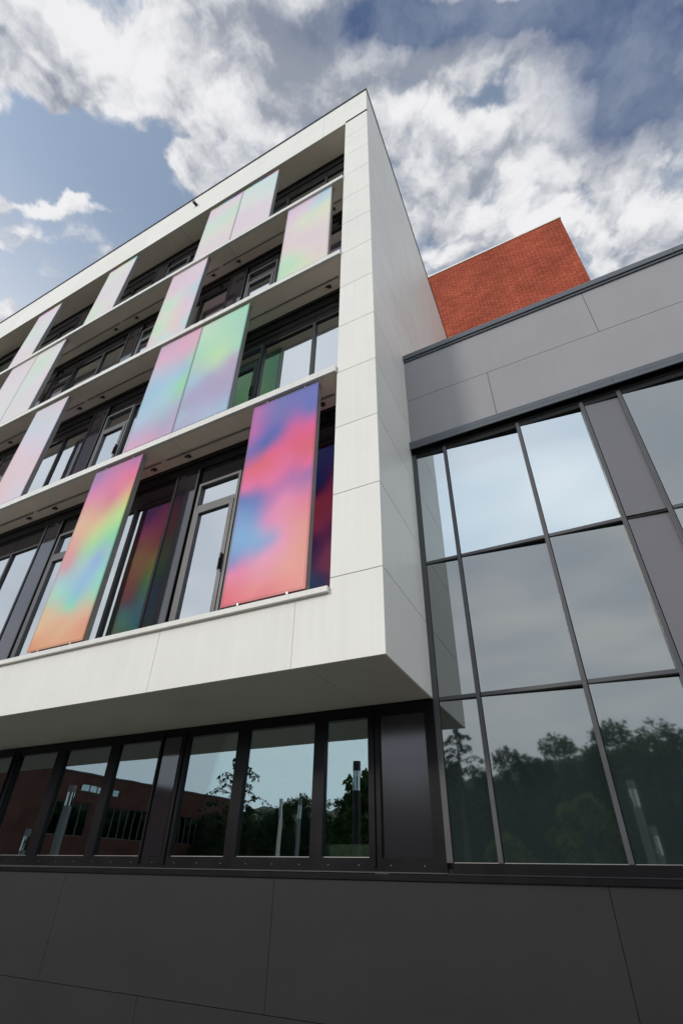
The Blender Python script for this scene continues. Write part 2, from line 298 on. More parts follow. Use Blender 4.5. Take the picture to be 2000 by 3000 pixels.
FILM = {
 'A': ((-2.342, -1.031, 0.975, 4.797), [(0.05,3.79,190,125,185),(0.49,3.8,135,130,190),(1.25,3.75,122,128,195),(0.61,3.3,125,120,185),(1.23,3.18,125,122,190),(0.07,3.18,190,115,180),(0.37,2.78,110,105,175),(0.58,2.99,115,110,180),(0.08,2.7,130,110,180),(0.88,2.93,215,110,165),(1.28,2.82,232,112,165),(0.48,2.6,228,110,150),(0.91,2.52,228,108,140),(1.2,2.37,222,112,130),(0.07,2.34,225,110,140),(0.36,2.39,226,110,130),(0.79,2.35,235,120,160),(1.22,2.06,230,120,165),(0.13,1.99,240,125,175),(0.55,2.02,238,125,170),(0.96,1.92,190,120,180),(1.23,1.88,175,120,180),(0.71,1.78,200,125,185),(0.1,1.79,120,120,185),(0.39,1.72,130,120,185),(0.61,1.54,190,135,190),(0.87,1.48,240,150,185),(1.21,1.36,235,140,165),(0.09,1.51,120,150,205),(0.39,1.36,140,150,205),(0.62,1.21,220,150,195),(0.91,1.12,238,155,180),(1.19,0.99,232,158,155),(0.08,1.08,135,175,220),(0.44,1.0,145,175,218),(0.71,0.9,165,165,210),(0.86,0.84,225,160,195),(1.12,0.64,232,160,155),(0.13,0.79,130,165,215),(0.47,0.77,150,165,210),(0.69,0.67,225,160,195),(0.08,0.63,150,140,195),(0.23,0.52,215,140,185),(0.6,0.55,240,160,190),(0.98,0.38,233,160,155),(0.06,0.42,240,140,175),(0.64,0.29,235,150,165),(1.23,0.15,230,150,148),(0.02,0.22,232,120,135),(0.54,0.13,232,140,145),(1.12,0.04,228,140,138),(0.03,0.04,222,108,125),(0.67,0.02,222,118,130)]),
 'B': ((-6.307, -4.99, 0.975, 4.785), [(0.11,3.73,170,140,190),(1.26,3.73,190,130,180),(0.1,3.45,195,140,190),(0.95,3.23,235,140,170),(1.24,3.31,240,130,160),(0.1,3.15,235,150,190),(0.88,2.88,225,140,165),(1.3,2.81,230,190,150),(0.08,2.89,225,170,170),(0.76,2.67,215,165,155),(1.29,2.54,205,225,155),(0.11,2.56,232,195,170),(0.68,2.38,225,205,165),(1.14,2.31,195,228,165),(0.19,2.12,232,180,170),(0.74,1.97,190,225,170),(1.23,1.89,150,220,180),(0.21,1.82,225,170,170),(0.58,1.79,180,215,190),(1.19,1.63,165,205,210),(0.22,1.53,215,170,185),(0.72,1.47,180,210,220),(1.05,1.51,160,190,230),(0.18,1.3,185,210,220),(0.82,1.18,165,200,235),(1.23,1.17,165,220,215),(0.2,1.03,180,225,215),(0.76,0.91,160,205,225),(1.25,0.77,175,220,195),(0.14,0.84,195,215,195),(0.68,0.67,165,225,195),(1.1,0.65,215,205,180),(0.13,0.65,230,200,170),(0.65,0.52,235,190,165),(1.23,0.36,238,170,155),(0.08,0.38,238,200,170),(0.71,0.25,240,190,160),(1.26,0.13,236,170,140),(0.06,0.07,236,160,130),(0.81,0.05,238,175,145)]),
 'C1': ((-5.635, -4.342, 5.07, 8.53), [(0.08,3.4,195,165,200),(1.22,3.43,220,165,190),(0.17,2.85,220,165,195),(1.0,2.76,215,165,195),(0.18,2.37,185,185,215),(1.16,2.12,150,190,215),(1.26,2.21,150,205,190),(0.22,1.83,150,190,220),(0.88,1.77,150,200,215),(1.14,1.49,140,215,165),(0.1,1.39,150,190,220),(0.79,1.18,155,200,215),(0.16,0.82,165,190,220),(0.97,0.58,160,175,205),(0.17,0.44,185,165,205),(0.94,0.28,175,155,195),(1.18,0.67,170,165,205),(0.1,0.1,215,155,190),(0.76,0.12,200,150,190)]),
 'C2': ((-4.329, -2.992, 5.07, 8.51), [(0.15,3.28,190,220,195),(1.25,3.37,150,215,185),(0.15,2.71,170,220,190),(1.2,2.59,160,210,190),(0.22,2.13,165,215,180),(0.75,1.9,185,220,170),(1.27,1.88,160,210,190),(0.2,1.71,170,195,200),(0.7,1.57,175,200,190),(1.2,1.63,180,165,195),(0.23,1.35,150,190,215),(0.64,1.33,165,165,200),(1.23,1.13,170,155,195),(0.21,0.96,165,160,200),(0.99,0.68,165,155,195),(1.3,0.46,160,165,205),(0.17,0.65,160,160,200),(0.83,0.21,165,175,210),(1.29,0.22,150,180,215),(0.14,0.36,160,180,210),(0.87,0.02,160,180,210),(0.14,0.11,165,165,205)]),
 'D': ((-10.254, -8.932, 5.065, 8.48), [(0.16,3.29,205,200,220),(1.18,3.4,215,190,205),(0.24,2.67,190,205,225),(1.28,2.52,200,205,225),(0.14,2.08,215,195,215),(1.26,1.76,205,200,225),(0.04,1.66,225,190,200),(1.31,1.23,220,190,205),(0.06,1.21,225,190,200),(1.35,0.73,220,195,205),(0.3,0.43,222,190,200),(1.14,0.15,205,200,225),(1.23,-0.26,225,190,195)]),
 'E': ((-2.313, -1.015, 8.84, 12.263), [(0.06,3.3,210,190,215),(0.65,3.26,215,195,215),(1.15,3.29,180,200,225),(0.87,2.92,190,205,220),(0.08,2.53,222,200,212),(0.71,2.26,210,215,200),(1.18,2.49,215,220,195),(0.5,2.38,218,218,200),(0.08,2.0,220,200,210),(0.76,1.35,222,200,210),(1.22,1.57,220,205,208),(0.04,1.37,222,200,205),(0.71,0.77,222,205,205),(1.26,0.58,222,205,205),(0.07,0.64,190,220,195),(0.36,0.54,185,220,190),(0.71,0.17,205,215,190),(1.0,0.35,222,205,203),(0.07,0.12,185,218,185),(0.5,-0.01,205,215,195)]),
 'F': ((-6.286, -4.975, 8.82, 12.26), [(0.07,3.29,215,195,210),(1.17,3.43,222,205,215),(0.24,2.37,222,195,210),(1.08,2.49,215,195,215),(1.26,2.02,180,205,225),(0.11,1.74,195,215,200),(0.27,1.72,190,225,195),(0.96,1.42,220,195,210),(0.06,1.37,215,205,205),(1.0,0.72,220,198,208),(0.06,0.89,195,220,195),(0.19,0.7,190,225,190),(0.89,0.34,220,200,200),(1.23,0.38,185,210,220),(0.09,0.31,215,200,205),(0.69,0.02,190,215,220),(1.2,-0.05,220,195,205)]),
 'G1': ((-13.66, -12.275, 8.84, 12.28), [(0.16,3.18,225,205,215),(1.35,3.3,225,208,212),(1.66,1.81,218,205,220),(1.48,1.39,208,215,230),(1.27,0.71,215,215,228)]),
 'G2': ((-12.262, -10.873, 8.84, 12.22), [(0.2,3.28,215,215,210),(1.26,3.32,225,205,220),(0.72,2.52,200,225,205),(0.38,2.17,205,222,208),(1.69,1.85,222,205,222),(0.62,1.22,212,210,228),(1.61,0.9,222,205,220),(0.4,0.55,215,210,222),(1.31,0.2,222,210,212)]),
 'H1': ((-5.614, -4.305, 12.53, 15.61), [(0.09,2.76,222,200,215),(1.18,2.95,225,200,215),(0.17,1.95,200,218,212),(1.16,2.08,195,220,205),(0.15,1.3,205,218,205),(1.2,0.94,222,208,208),(0.02,0.76,222,208,212),(0.99,0.37,222,205,212),(0.06,0.22,222,205,215)]),
 'H2': ((-4.291, -2.966, 12.53, 15.6), [(0.04,2.91,205,220,215),(1.27,2.86,195,222,225),(0.21,1.84,215,215,215),(1.32,1.76,208,220,222),(0.16,1.21,220,200,218),(1.17,1.09,218,205,222),(0.16,0.3,222,205,215),(1.2,0.27,224,205,212)]),
 'I': ((-10.255, -8.91, 12.52, 15.68), [(0.18,2.83,210,222,205),(1.26,2.8,220,215,225),(0.43,1.93,215,210,225),(1.39,1.85,222,205,218),(0.21,1.43,222,205,215),(1.38,1.07,215,212,225),(0.38,0.55,205,222,205),(1.23,0.43,222,210,212),(0.17,0.09,205,222,205),(1.09,0.29,222,205,215)]),
 'J': ((-14.13, -12.83, 12.55, 15.64), [(0.32,2.73,225,200,215),(1.31,2.75,220,208,225),(0.33,2.03,205,215,210),(1.41,1.85,210,212,230),(0.15,1.48,205,220,215),(1.25,1.04,208,210,228),(0.09,0.75,222,205,215),(1.17,0.34,222,208,212)]),
}
# ================================================================== setting
R_ = random.Random(7)
D = 1.738; K = -0.0584; W_ = -0.687; ZG = -3.62
ZT, ZO = 17.834, 16.035; Z0 = 1.044; S = 1.26; G = .012       # roof, opening top, first joint, joint pitch, joint width
mm, g = mat('paving')
co = g.n('ShaderNodeTexCoord').outputs['Object']
b = g.n('ShaderNodeTexBrick'); g.put(b.inputs['Vector'], co); b.inputs['Scale'].default_value = 1.; b.inputs['Brick Width'].default_value = .6; b.inputs['Row Height'].default_value = .3
b.inputs['Mortar Size'].default_value = .006; g.put(b.inputs['Color1'], (.17, .16, .14)); g.put(b.inputs['Color2'], (.14, .132, .115)); g.put(b.inputs['Mortar'], (.03, .03, .028))
p = g.n('ShaderNodeBsdfPrincipled'); g.put(p.inputs['Base Color'], g.vm('SCALE', b.outputs['Color'], g.mr(g.noise(co, .6, 6), .3, .7, .8, 1.2))); p.inputs['Roughness'].default_value = .8
finish(g, p.outputs[0]); M['paving'] = mm
M['grass'] = pbr('grass', (.045, .075, .02), .9, var=.3, vscale=3, bump=.6, bscale=20)
tag(MB().box(-200, 200, -220, 160, ZG-.5, ZG-.008).build('ground', 'grass'), kind='structure')
tag(MB().box(-46, 40, -17, D, ZG-.3, ZG).build('pavement', 'paving'), kind='structure')

# ================================================================== white office block
B = thing('office_building', (0, 0, ZG), 'white clad office block with a deep framed front, cantilevered over dark ground floor windows', 'building')
XL = -24.0
# dark substructure that shows in the joints
jb = MB().prism([(W_+.02, .035), (-.035, .035), (K*9.9-.035, 9.9), (K*9.9-.30, 9.9), (-.35, .66), (W_+.02, .66)], .035, ZT-.02)
jb.box(XL, W_+.02, .035, .25, ZO+.03, ZT-.02); jb.box(XL, W_+.02, .035, .5, .035, .80)
jb.box(XL, -.13, .02, D-.01, .035, .05)
jb.build('substructure', 'joint', B)
cl = MB(); zs = [0.0]+[Z0+i*S for i in range(13)]
# right-hand column: one slab per joint course
for i, z in enumerate(zs):
    z1 = (zs[i+1] if i+1 < len(zs) else ZT)-(G if i+1 < len(zs) else 0)
    if i == 0: cl.box(-1.16+.004, 0, 0, .03, 0, .86); cl.box(W_, 0, 0, .03, .8601, z1)
    elif i == len(zs)-1: cl.box(W_, 0, 0, .03, z, ZO+.0); cl.box(-1.46+.004, 0, 0, .03, ZO+.0001, ZT)
    else: cl.box(W_, 0, 0, .03, z, z1)
# lower band
xs = [-1.16, -3.352, -7.10, -10.86, -14.6, -18.4, XL]
for a, c in zip(xs, xs[1:]): cl.box(c+.004, a-.002 if a == -1.16 else a-.004, 0, .03, 0, .86)
# top band, with one long horizontal joint
xa = [-1.46, -5.17, -8.88, -12.6, -16.3, -20, XL]
for a, c in zip(xa, xa[1:]): cl.box(c+.003, a-.003, 0, .03, ZO, 17.32)
xb = [-1.46, -3.33, -7.04, -10.75, -14.46, -18.2, XL]
for a, c in zip(xb, xb[1:]): cl.box(c+.002, a-.002, 0, .03, 17.323, ZT)
# reveal of the opening
cl.box(W_, W_+.018, .0301, .70, .95, ZO)
cl.build('front_cladding', 'white', B)
sc = MB(); ys = [0.0305, 1.45, 3.12, 4.8, 6.5, 8.2, 9.9]
for i, z in enumerate(zs):
    z1 = (zs[i+1]-G) if i+1 < len(zs) else ZT
    for j, (a, c) in enumerate(zip(ys, ys[1:])):
        a2 = a+(.003 if j else 0)
        sc.prism([(K*a2-.03, a2), (K*a2, a2), (K*c-.001, c-.002), (K*c-.031, c-.002)], z, z1)
sc.build('side_cladding', 'white_side', B)
sf = MB(); xs2 = [-.99, -4.76, -8.5, -12.25, -16, -20, XL]
sf.prism([(-.99+.004, .0305), (-.0305, .0305), (K*D-.031, D-.005), (-1.04+.004, D-.005)], 0.003, .03)
for a, c in zip(xs2, xs2[1:]): sf.prism([(c+.004, .0305), (a-.004, .0305), (a-.054, D-.005), (c-.046, D-.005)], .003, .03)
M['under'] = pbr('underside_board', (.56, .54, .47), .5, var=.06, vscale=.8)
sf.build('underside', 'under', B)
MB().box(XL, 0.02, -.025, .05, ZT, ZT+.085).prism([(-.06, .0501), (.02, .0501), (K*9.9+.02, 9.9), (K*9.9-.06, 9.9)], ZT, ZT+.085).build('coping', 'gframe', B)
MB().prism([(XL, .0501), (-.061, .0501), (K*9.9-.061, 9.9), (XL, 9.9)], ZT-.03, ZT+.02).build('roof', 'joint', B)

TOPS = [0.917, 4.985, 8.722, 12.39]; FH = [.075, .148, .148, .150]
SOF = [None]+[t-f+.014 for t, f in zip(TOPS[1:], FH[1:])]+[ZO+.012]
lj = [W_+.0, -4.29, -8.25, -12.21, -16.17, -20.1, XL]
# window sill of the lowest row and the three ledges above it
for r, (t, f) in enumerate(zip(TOPS, FH)):
    m_ = MB()
    ends = [W_-.005]+([-5.32, -9.3, -13.3] if r == 0 else [-4.29, -12.21])+[XL]
    for a, c in zip(ends, ends[1:]): m_.box(c+.003, a-.003, -.055, .012 if r else .30, t-f, t)
    m_.build('sill' if r == 0 else 'ledge', 'ledge', B, bevel=.004)
    if r:
        MB().box(XL, W_-.01, .0121, .68, SOF[r]+.03, t-.02).build('ledge_core', 'joint', B)
        m_ = MB()
        for a, c in zip(ends, ends[1:]): m_.box(c+.006, a-.006, .016, .40, SOF[r], SOF[r]+.02).box(c+.006, a-.006, .405, .635, SOF[r]+.004, SOF[r]+.02)
        m_.build('soffit', 'soffit', B)
        # blind guide rail with its black brackets
        m_ = MB()
        for k in range(6):
            a = -.95-k*3.96; m_.tube((a, .385, SOF[r]-.028), (a-3.80, .385, SOF[r]-.028), .017, n=10)
            for q in (.25, 1.9, 3.4): m_.box(a-q-.02, a-q+.02, .37, .40, SOF[r]-.03, SOF[r])
        m_.build('blind_rail', 'steel', B, smooth=False)
        for k in range(4):
            a = -.95-k*3.96
            for q in (.30, 3.35): MB().box(a-q-.07, a-q+.05, .465, .50, SOF[r]-.028, SOF[r]+.002).box(a-q-.02, a-q+.05, .5001, .535, SOF[r]-.035, SOF[r]+.002).build('rail_bracket', 'bracket', B)
m_ = MB(); ends = [W_, -3.325, -7.035, -10.75, -14.46, -18.2, XL]
for a, c in zip(ends, ends[1:]): m_.box(c+.005, a-.005, .031, .665, ZO+.003, ZO+.03)
m_.build('soffit', 'soffit', B)
MB().box(XL, W_-.01, .25, .72, ZO+.031, ZO+.4).build('ledge_core', 'joint', B)

# four rows of glazing, one bay every 3.96 m
RY = .70
GT = [4.05, 7.76, 11.48, 15.10]; ZSP = [4.55, 8.24, 11.93, 15.6]
for r in range(4):
    zb = TOPS[r]-.02; zt = GT[r]; zs_ = SOF[r+1]
    # black header above the glazing
    MB().box(XL, W_+.1, .665, .80, ZSP[r], zs_+.05).box(XL, W_+.1, .640, .6649, zs_-.10, zs_+.0).build('header', 'dark', B)
    for k in range(6):
        ox = -3.96*k
        # solid glossy panel between the windows
        if k >= 1 or True:
            x0, x1 = ox-.665, ox-.10
            if k:
                MB().box(x0+.03, x1-.02, .672, .70, zb, ZSP[r]).build('infill_panel', 'pillar', B)
                MB().box(x0-.02, x0+.0299, .655, .76, zb, ZSP[r]).box(x1-.0199, x1+.012, .655, .76, zb, ZSP[r]).build('panel_trim', 'frame', B)
                MB().box(x1+.0121, x1+.075, .74, .80, zb, ZSP[r]).build('shadow_gap', 'joint', B)
        xr = ox-.68
        if k > 3: continue
        # fixed lights
        for (a, c) in ((ox-1.63, ox-.69), (ox-2.95, ox-1.70)):
            f = MB().box(a-.035, a, .672, .76, zb, zt+.045).box(c, c+.035, .672, .76, zb, zt+.045).box(a, c, .674, .76, zt, zt+.045)
            w = f.build('window', 'frame', B)
            MB().box(a, c, .715, .727, zb, zt).build('glass_pane', 'glass', w)
            MB().box(a-.03, c+.03, .690, .73, zt+.0451, ZSP[r]-.003).build('spandrel_glass', 'span_dark', B)
        # opening casement with a top light
        a, c = ox-3.97, ox-2.985; zc_ = zt+.06 if r else 4.12
        tr = {0: 3.50, 1: 7.20, 2: 11.0, 3: 14.6}[r]
        f = MB().box(a, a+.055, .655, .76, zb, zc_).box(c-.055, c, .655, .76, zb, zc_).box(a+.055, c-.055, .655, .76, zc_-.06, zc_)
        w = f.build('window', 'frameg', B)
        MB().box(a+.0551, c-.0551, .660, .75, tr, tr+.09).build('transom', 'frameg', w)
        MB().box(a+.055, c-.055, .715, .727, tr+.09, zc_-.06).build('glass_pane', 'glass', w)
        ca, cc = a+.066, c-.066
        MB().box(ca, ca+.075, .645, .70, zb, tr-.012).box(cc-.085, cc, .645, .70, zb, tr-.012).box(ca+.075, cc-.085, .645, .70, tr-.10, tr-.012).build('casement_frame', 'frameg', w)
        MB().box(ca+.075, cc-.085, .690, .70, zb, tr-.10).build('glass_pane', 'glass', w)
        hz = TOPS[r]+1.28
        MB().box(cc-.055, cc-.025, .605, .645, hz-.12, hz+.16).box(cc-.05, cc-.03, .59, .605, hz-.16, hz+.06).build('handle', 'dark', w)
        MB().box(a, c, .690, .73, zc_+.001, ZSP[r]-.003).build('spandrel_glass', 'span_dark', B)
# rooms behind the glass
fl = MB()
for r in range(4):
    fl.box(XL, -.40, .81, 6.0, SOF[r+1] if r < 3 else ZO, SOF[r+1]+.10 if r < 3 else ZO+.1)
    fl.box(XL, -.40, .81, 6.0, TOPS[r]-.16, TOPS[r]-.06)
fl.build('ceiling', 'ceil', B)
MB().box(-1.275, -1.205, .775, .80, .96, 2.95).build('blind_guide', 'lightw', B)
wl = MB().box(XL, -.5, 6.01, 6.1, .06, ZO).box(-.50, -.44, .81, 6.0, .06, ZO)
for k in (0, 1, 2, 3): wl.box(-8.6-7.9*k, -8.5-7.9*k, .82, 5.99, .10, ZO-.1)
wl.build('interior_wall', 'interior', B)
lt = MB()
for r in range(4):
    for x in (-2.4, -5.2, -7.6, -10.6, -13.5):
        for y in (2.2, 4.2): lt.box(x-.6, x+.6, y-.06, y+.06, (SOF[r+1] if r < 3 else ZO)-.05, (SOF[r+1] if r < 3 else ZO)-.002)
lt.build('ceiling_light', 'lightw', B)

# ---- ground floor ribbon windows under the cantilever
gz0, gz1 = -1.700, -.145
panes = [(-12.9, -11.8), (-11.6, -10.5), (-10.3, -9.55), (-9.38, -8.47), (-8.28, -7.205), (-6.975, -5.835), (-5.648, -4.705), (-4.115, -3.160), (-2.975, -1.838), (-1.667, -1.027)]
frm = MB().box(-13, -.10, D, D+.12, gz1, -.012).box(-13, -.10, D, D+.12, -1.831, gz0)
prev = -13
for a, c in panes:
    frm.box(prev, a, D+.0005, D+.12, gz0, gz1); prev = c
frm.box(-1.027, -.865, D+.0005, D+.12, gz0, gz1); frm.box(-.235, -.10, D+.0005, D+.12, gz0, gz1)
frm.build('window_frame', 'gframe', B)
for x in (-4.66, -4.19, -.955, -8.44, -8.31): MB().box(x-.018, x+.018, D-.022, D, -1.79, -.05).build('frame_rib', 'gframe', B)
MB().box(-4.60, -4.26, D-.006, D, -1.70, -.13).build('infill_panel', 'pillar', B)
MB().box(-.865, -.235, D+.035, D+.06, -1.70, -.145).build('infill_panel', 'black_panel', B)
for a, c in panes:
    w = MB().box(a, c, D+.03, D+.05, gz0, gz0+.008).build('window', 'silver', B)
    MB().box(a, c, D+.045, D+.055, gz0+.0081, gz1).build('glass_pane', 'glassg', w)
MB().box(-13, -.09, D-.03, D+.02, -1.842, -1.832).build('sill', 'frameg', B)
for k in range(24): MB().tube((-.35-k*.405, D+.0, -1.772), (-.35-k*.405, D-.006, -1.772), .0045, n=8).build('rivet', 'silver', B)
MB().box(XL, -.2, 6.0, 6.1, ZG, -.02).box(XL, -.2, D+.13, 5.99, ZG, ZG+.9).build('interior_wall', 'interior', B)
MB().box(XL, -.12, D+.001, 5.99, .06, .12).box(XL, -.2, D+.13, 5.99, -.14, -.10).build('ceiling', 'ceil', B)
cab = MB().box(-1.70, -1.00, D+.10, D+.5, -1.95, -1.565)
tag(cab.build('window_cupboard', 'lightw', None, loc=(0, 0, 0)), 'low off-white cupboard top standing behind the rightmost ground floor window', 'cupboard')
bpy.data.objects['window_cupboard'].location = (-1.35, D+.3, -1.95)
for v in bpy.data.objects['window_cupboard'].data.vertices: v.co -= Vector((-1.35, D+.3, -1.95))

# ================================================================== grey wing
Q = thing('grey_wing', (0, D, ZG), 'low wing with grey metallic cladding, etched glass curtain wall and charcoal base', 'building')
XR = 16.0
fx = MB()
l1 = [K*D+.0, 1.441, 5.22, 9.0, 12.8, XR]; l2 = [K*D, 3.31, 7.09, 10.87, XR]
for a, c in zip(l1, l1[1:]): fx.box(a+.004, c-.004, D, D+.03, 4.30, 5.562)
for a, c in zip(l2, l2[1:]): fx.box(a+.004, c-.004, D, D+.03, 5.571, 6.80)
fx.build('fascia', 'fascia', Q)
MB().box(-.12, XR, D+.031, D+.25, 4.2, 6.80).box(-.14, XR, D+.02, D+.12, ZG, -1.80).build('substructure', 'joint', Q)
cp = MB(); cl_ = [-.105, 4.8, 9.6, XR]
for a, c in zip(cl_, cl_[1:]): cp.box(a, c-.003, D-.055, D+.35, 6.755, 6.885).box(a, c-.003, D-.030, D-.0, 6.70, 6.7549)
cp.build('coping', 'coping', Q, bevel=.006)
MB().box(-.1, XR, D+.35, 9.98, 6.70, 6.80).build('roof', 'joint', Q)
hd = MB(); hl = [-.105, 2.70, 3.19, 5.15, 5.65, 10, XR]
for a, c in zip(hl, hl[1:]): hd.box(a+.002, c-.002, D-.105, D-.001, 4.30, 4.395).box(a+.002, c-.002, D-.105, D-.085, 4.225, 4.2999)
hd.build('window_header', 'coping', Q, bevel=.004)
MB().box(-.1, XR, D-.002, D+.1, 4.16, 4.2999).box(-.1, XR, D+.01, D+.1, 4.075, 4.16).build('header_recess', 'dark', Q)
mx = [-.10+.035, .483, 1.712, 2.681, 3.207, 4.40, 5.37, 5.90, 7.1, 8.07, 8.6, 9.8, 10.8, 11.3, 12.5, 13.5, 14, 15.2]
kinds = ['v', 'v', 'v', 'p', 'e', 'e', 'p', 'v', 'v', 'p', 'v', 'v', 'p', 'v', 'v', 'p', 'v']
T1, T2, BT = 1.952, -.041, -1.737
for i, x in enumerate(mx):
    w = .035 if i == 0 else .026
    mu = MB().box(x-w, x+w, D, D+.12, BT-.0069, 4.159)
    o = mu.build('mullion', 'mull', Q, bevel=.003)
    MB().box(x+w+.001, x+w+.010, D+.02, D+.05, BT, 4.07).build('gasket', 'joint', o)
for i, (a, c) in enumerate(zip(mx, mx[1:])):
    a += .037 if i else .046; c -= .026
    k = kinds[i]; tl_ = (c-a)*.0534
    pp = [(a, D+.016), (c, D+.016+tl_), (c, D+.026+tl_), (a, D+.026)]      # the wing's glazing is turned a few degrees off the white front
    up = {'v': 'glass2', 'p': 'fascia_dark', 'e': 'spandrel'}[k]; lo = 'fascia_dark' if k == 'p' else 'spandrel'
    MB().prism(pp, T1+.045, 4.075).build('glass_pane' if k == 'v' else 'spandrel_panel', up, Q)
    MB().prism(pp, T2+.045, T1-.012).build('spandrel_panel', lo, Q)
    MB().prism(pp, BT+.0, T2-.012).build('spandrel_panel', lo, Q)
    for z in (T1, T2):
        if k == 'p': MB().box(a, c, D+.01, D+.05, z-.012, z+.02).build('transom', 'joint', Q)
        else:
            o = MB().box(a, c, D+.006, D+.06, z, z+.045).build('transom', 'mull', Q)
            MB().box(a, c, D+.012, D+.05, z-.012, z-.0001).build('gasket', 'joint', o)
    MB().box(a, c, D+.01, D+.05, BT-.006, BT).build('glazing_bead', 'silver', Q)
MB().box(-.03, XR, D, D+.06, BT-.10, BT-.007).build('bottom_frame', 'gframe', Q)
MB().box(-.09, XR, D-.035, D+.03, -1.849, -1.838).build('sill', 'frame', Q)
MB().box(-14, XR, D-.028, D+.06, -1.906, -1.852).build('flashing', 'gframe', Q)
pl = MB()
xs3 = [-13.68, -9.89, -6.103, -2.318, 1.462, 5.25, 9.04, 12.8]
for a, c in zip(xs3, xs3[1:]): pl.box(a+.003, c-.003, D, D+.02, -3.126, -1.905)
xs4 = [-15.6, -11.8, -8.0, -4.215, -.43, 3.35, 7.1, 10.9, 14.7]
for a, c in zip(xs4, xs4[1:]): pl.box(a+.003, c-.003, D, D+.02, ZG, -3.133)
pl.build('base_cladding', 'plinth', Q)
MB().box(-.40, XR, 6.5, 6.6, 1.9, 4.2).box(-.42, -.36, D+.06, 6.5, 1.9, 4.2).box(-.4, XR, D+.35, 6.5, 1.8, 1.9).build('interior_wall', 'interior', Q)
MB().box(-.36, XR, D+.12, 6.5, 4.10, 4.15).build('ceiling', 'ceil', Q)
lt = MB()
for x in (1.6, 4.6, 7.6): lt.box(x-1.0, x+1.0, D+1.05, D+1.10, 4.04, 4.08)
lt.build('ceiling_light', 'lightw', Q)
MB().box(-.3, XR, D+.13, D+.15, BT, T1).build('back_pan', 'joint', Q)

# ================================================================== brick tower behind
T = thing('brick_tower', (-.6, 10, ZG), 'orange red brick tower block rising behind the grey wing', 'building')
MB().box(-7, 5.52, 10.0, 19, ZG, 23.70).build('wall', 'brick', T)
MB().box(-7, 5.55, 9.965, 19.04, 23.70, 23.80).build('coping', M['white'], T)

# ================================================================== security camera
sc_ = thing('security_camera', (-6.55, 0, 17.07), 'tiny dark security camera fixed to the white band under the roof edge', 'camera')
MB().box(-6.60, -6.50, -.02, 0, 17.02, 17.12).build('bracket', 'frameg', sc_)
MB().tube((-6.55, -.02, 17.07), (-6.55, -.16, 17.03), .05, .055, 14).build('housing', 'dark', sc_, smooth=False)

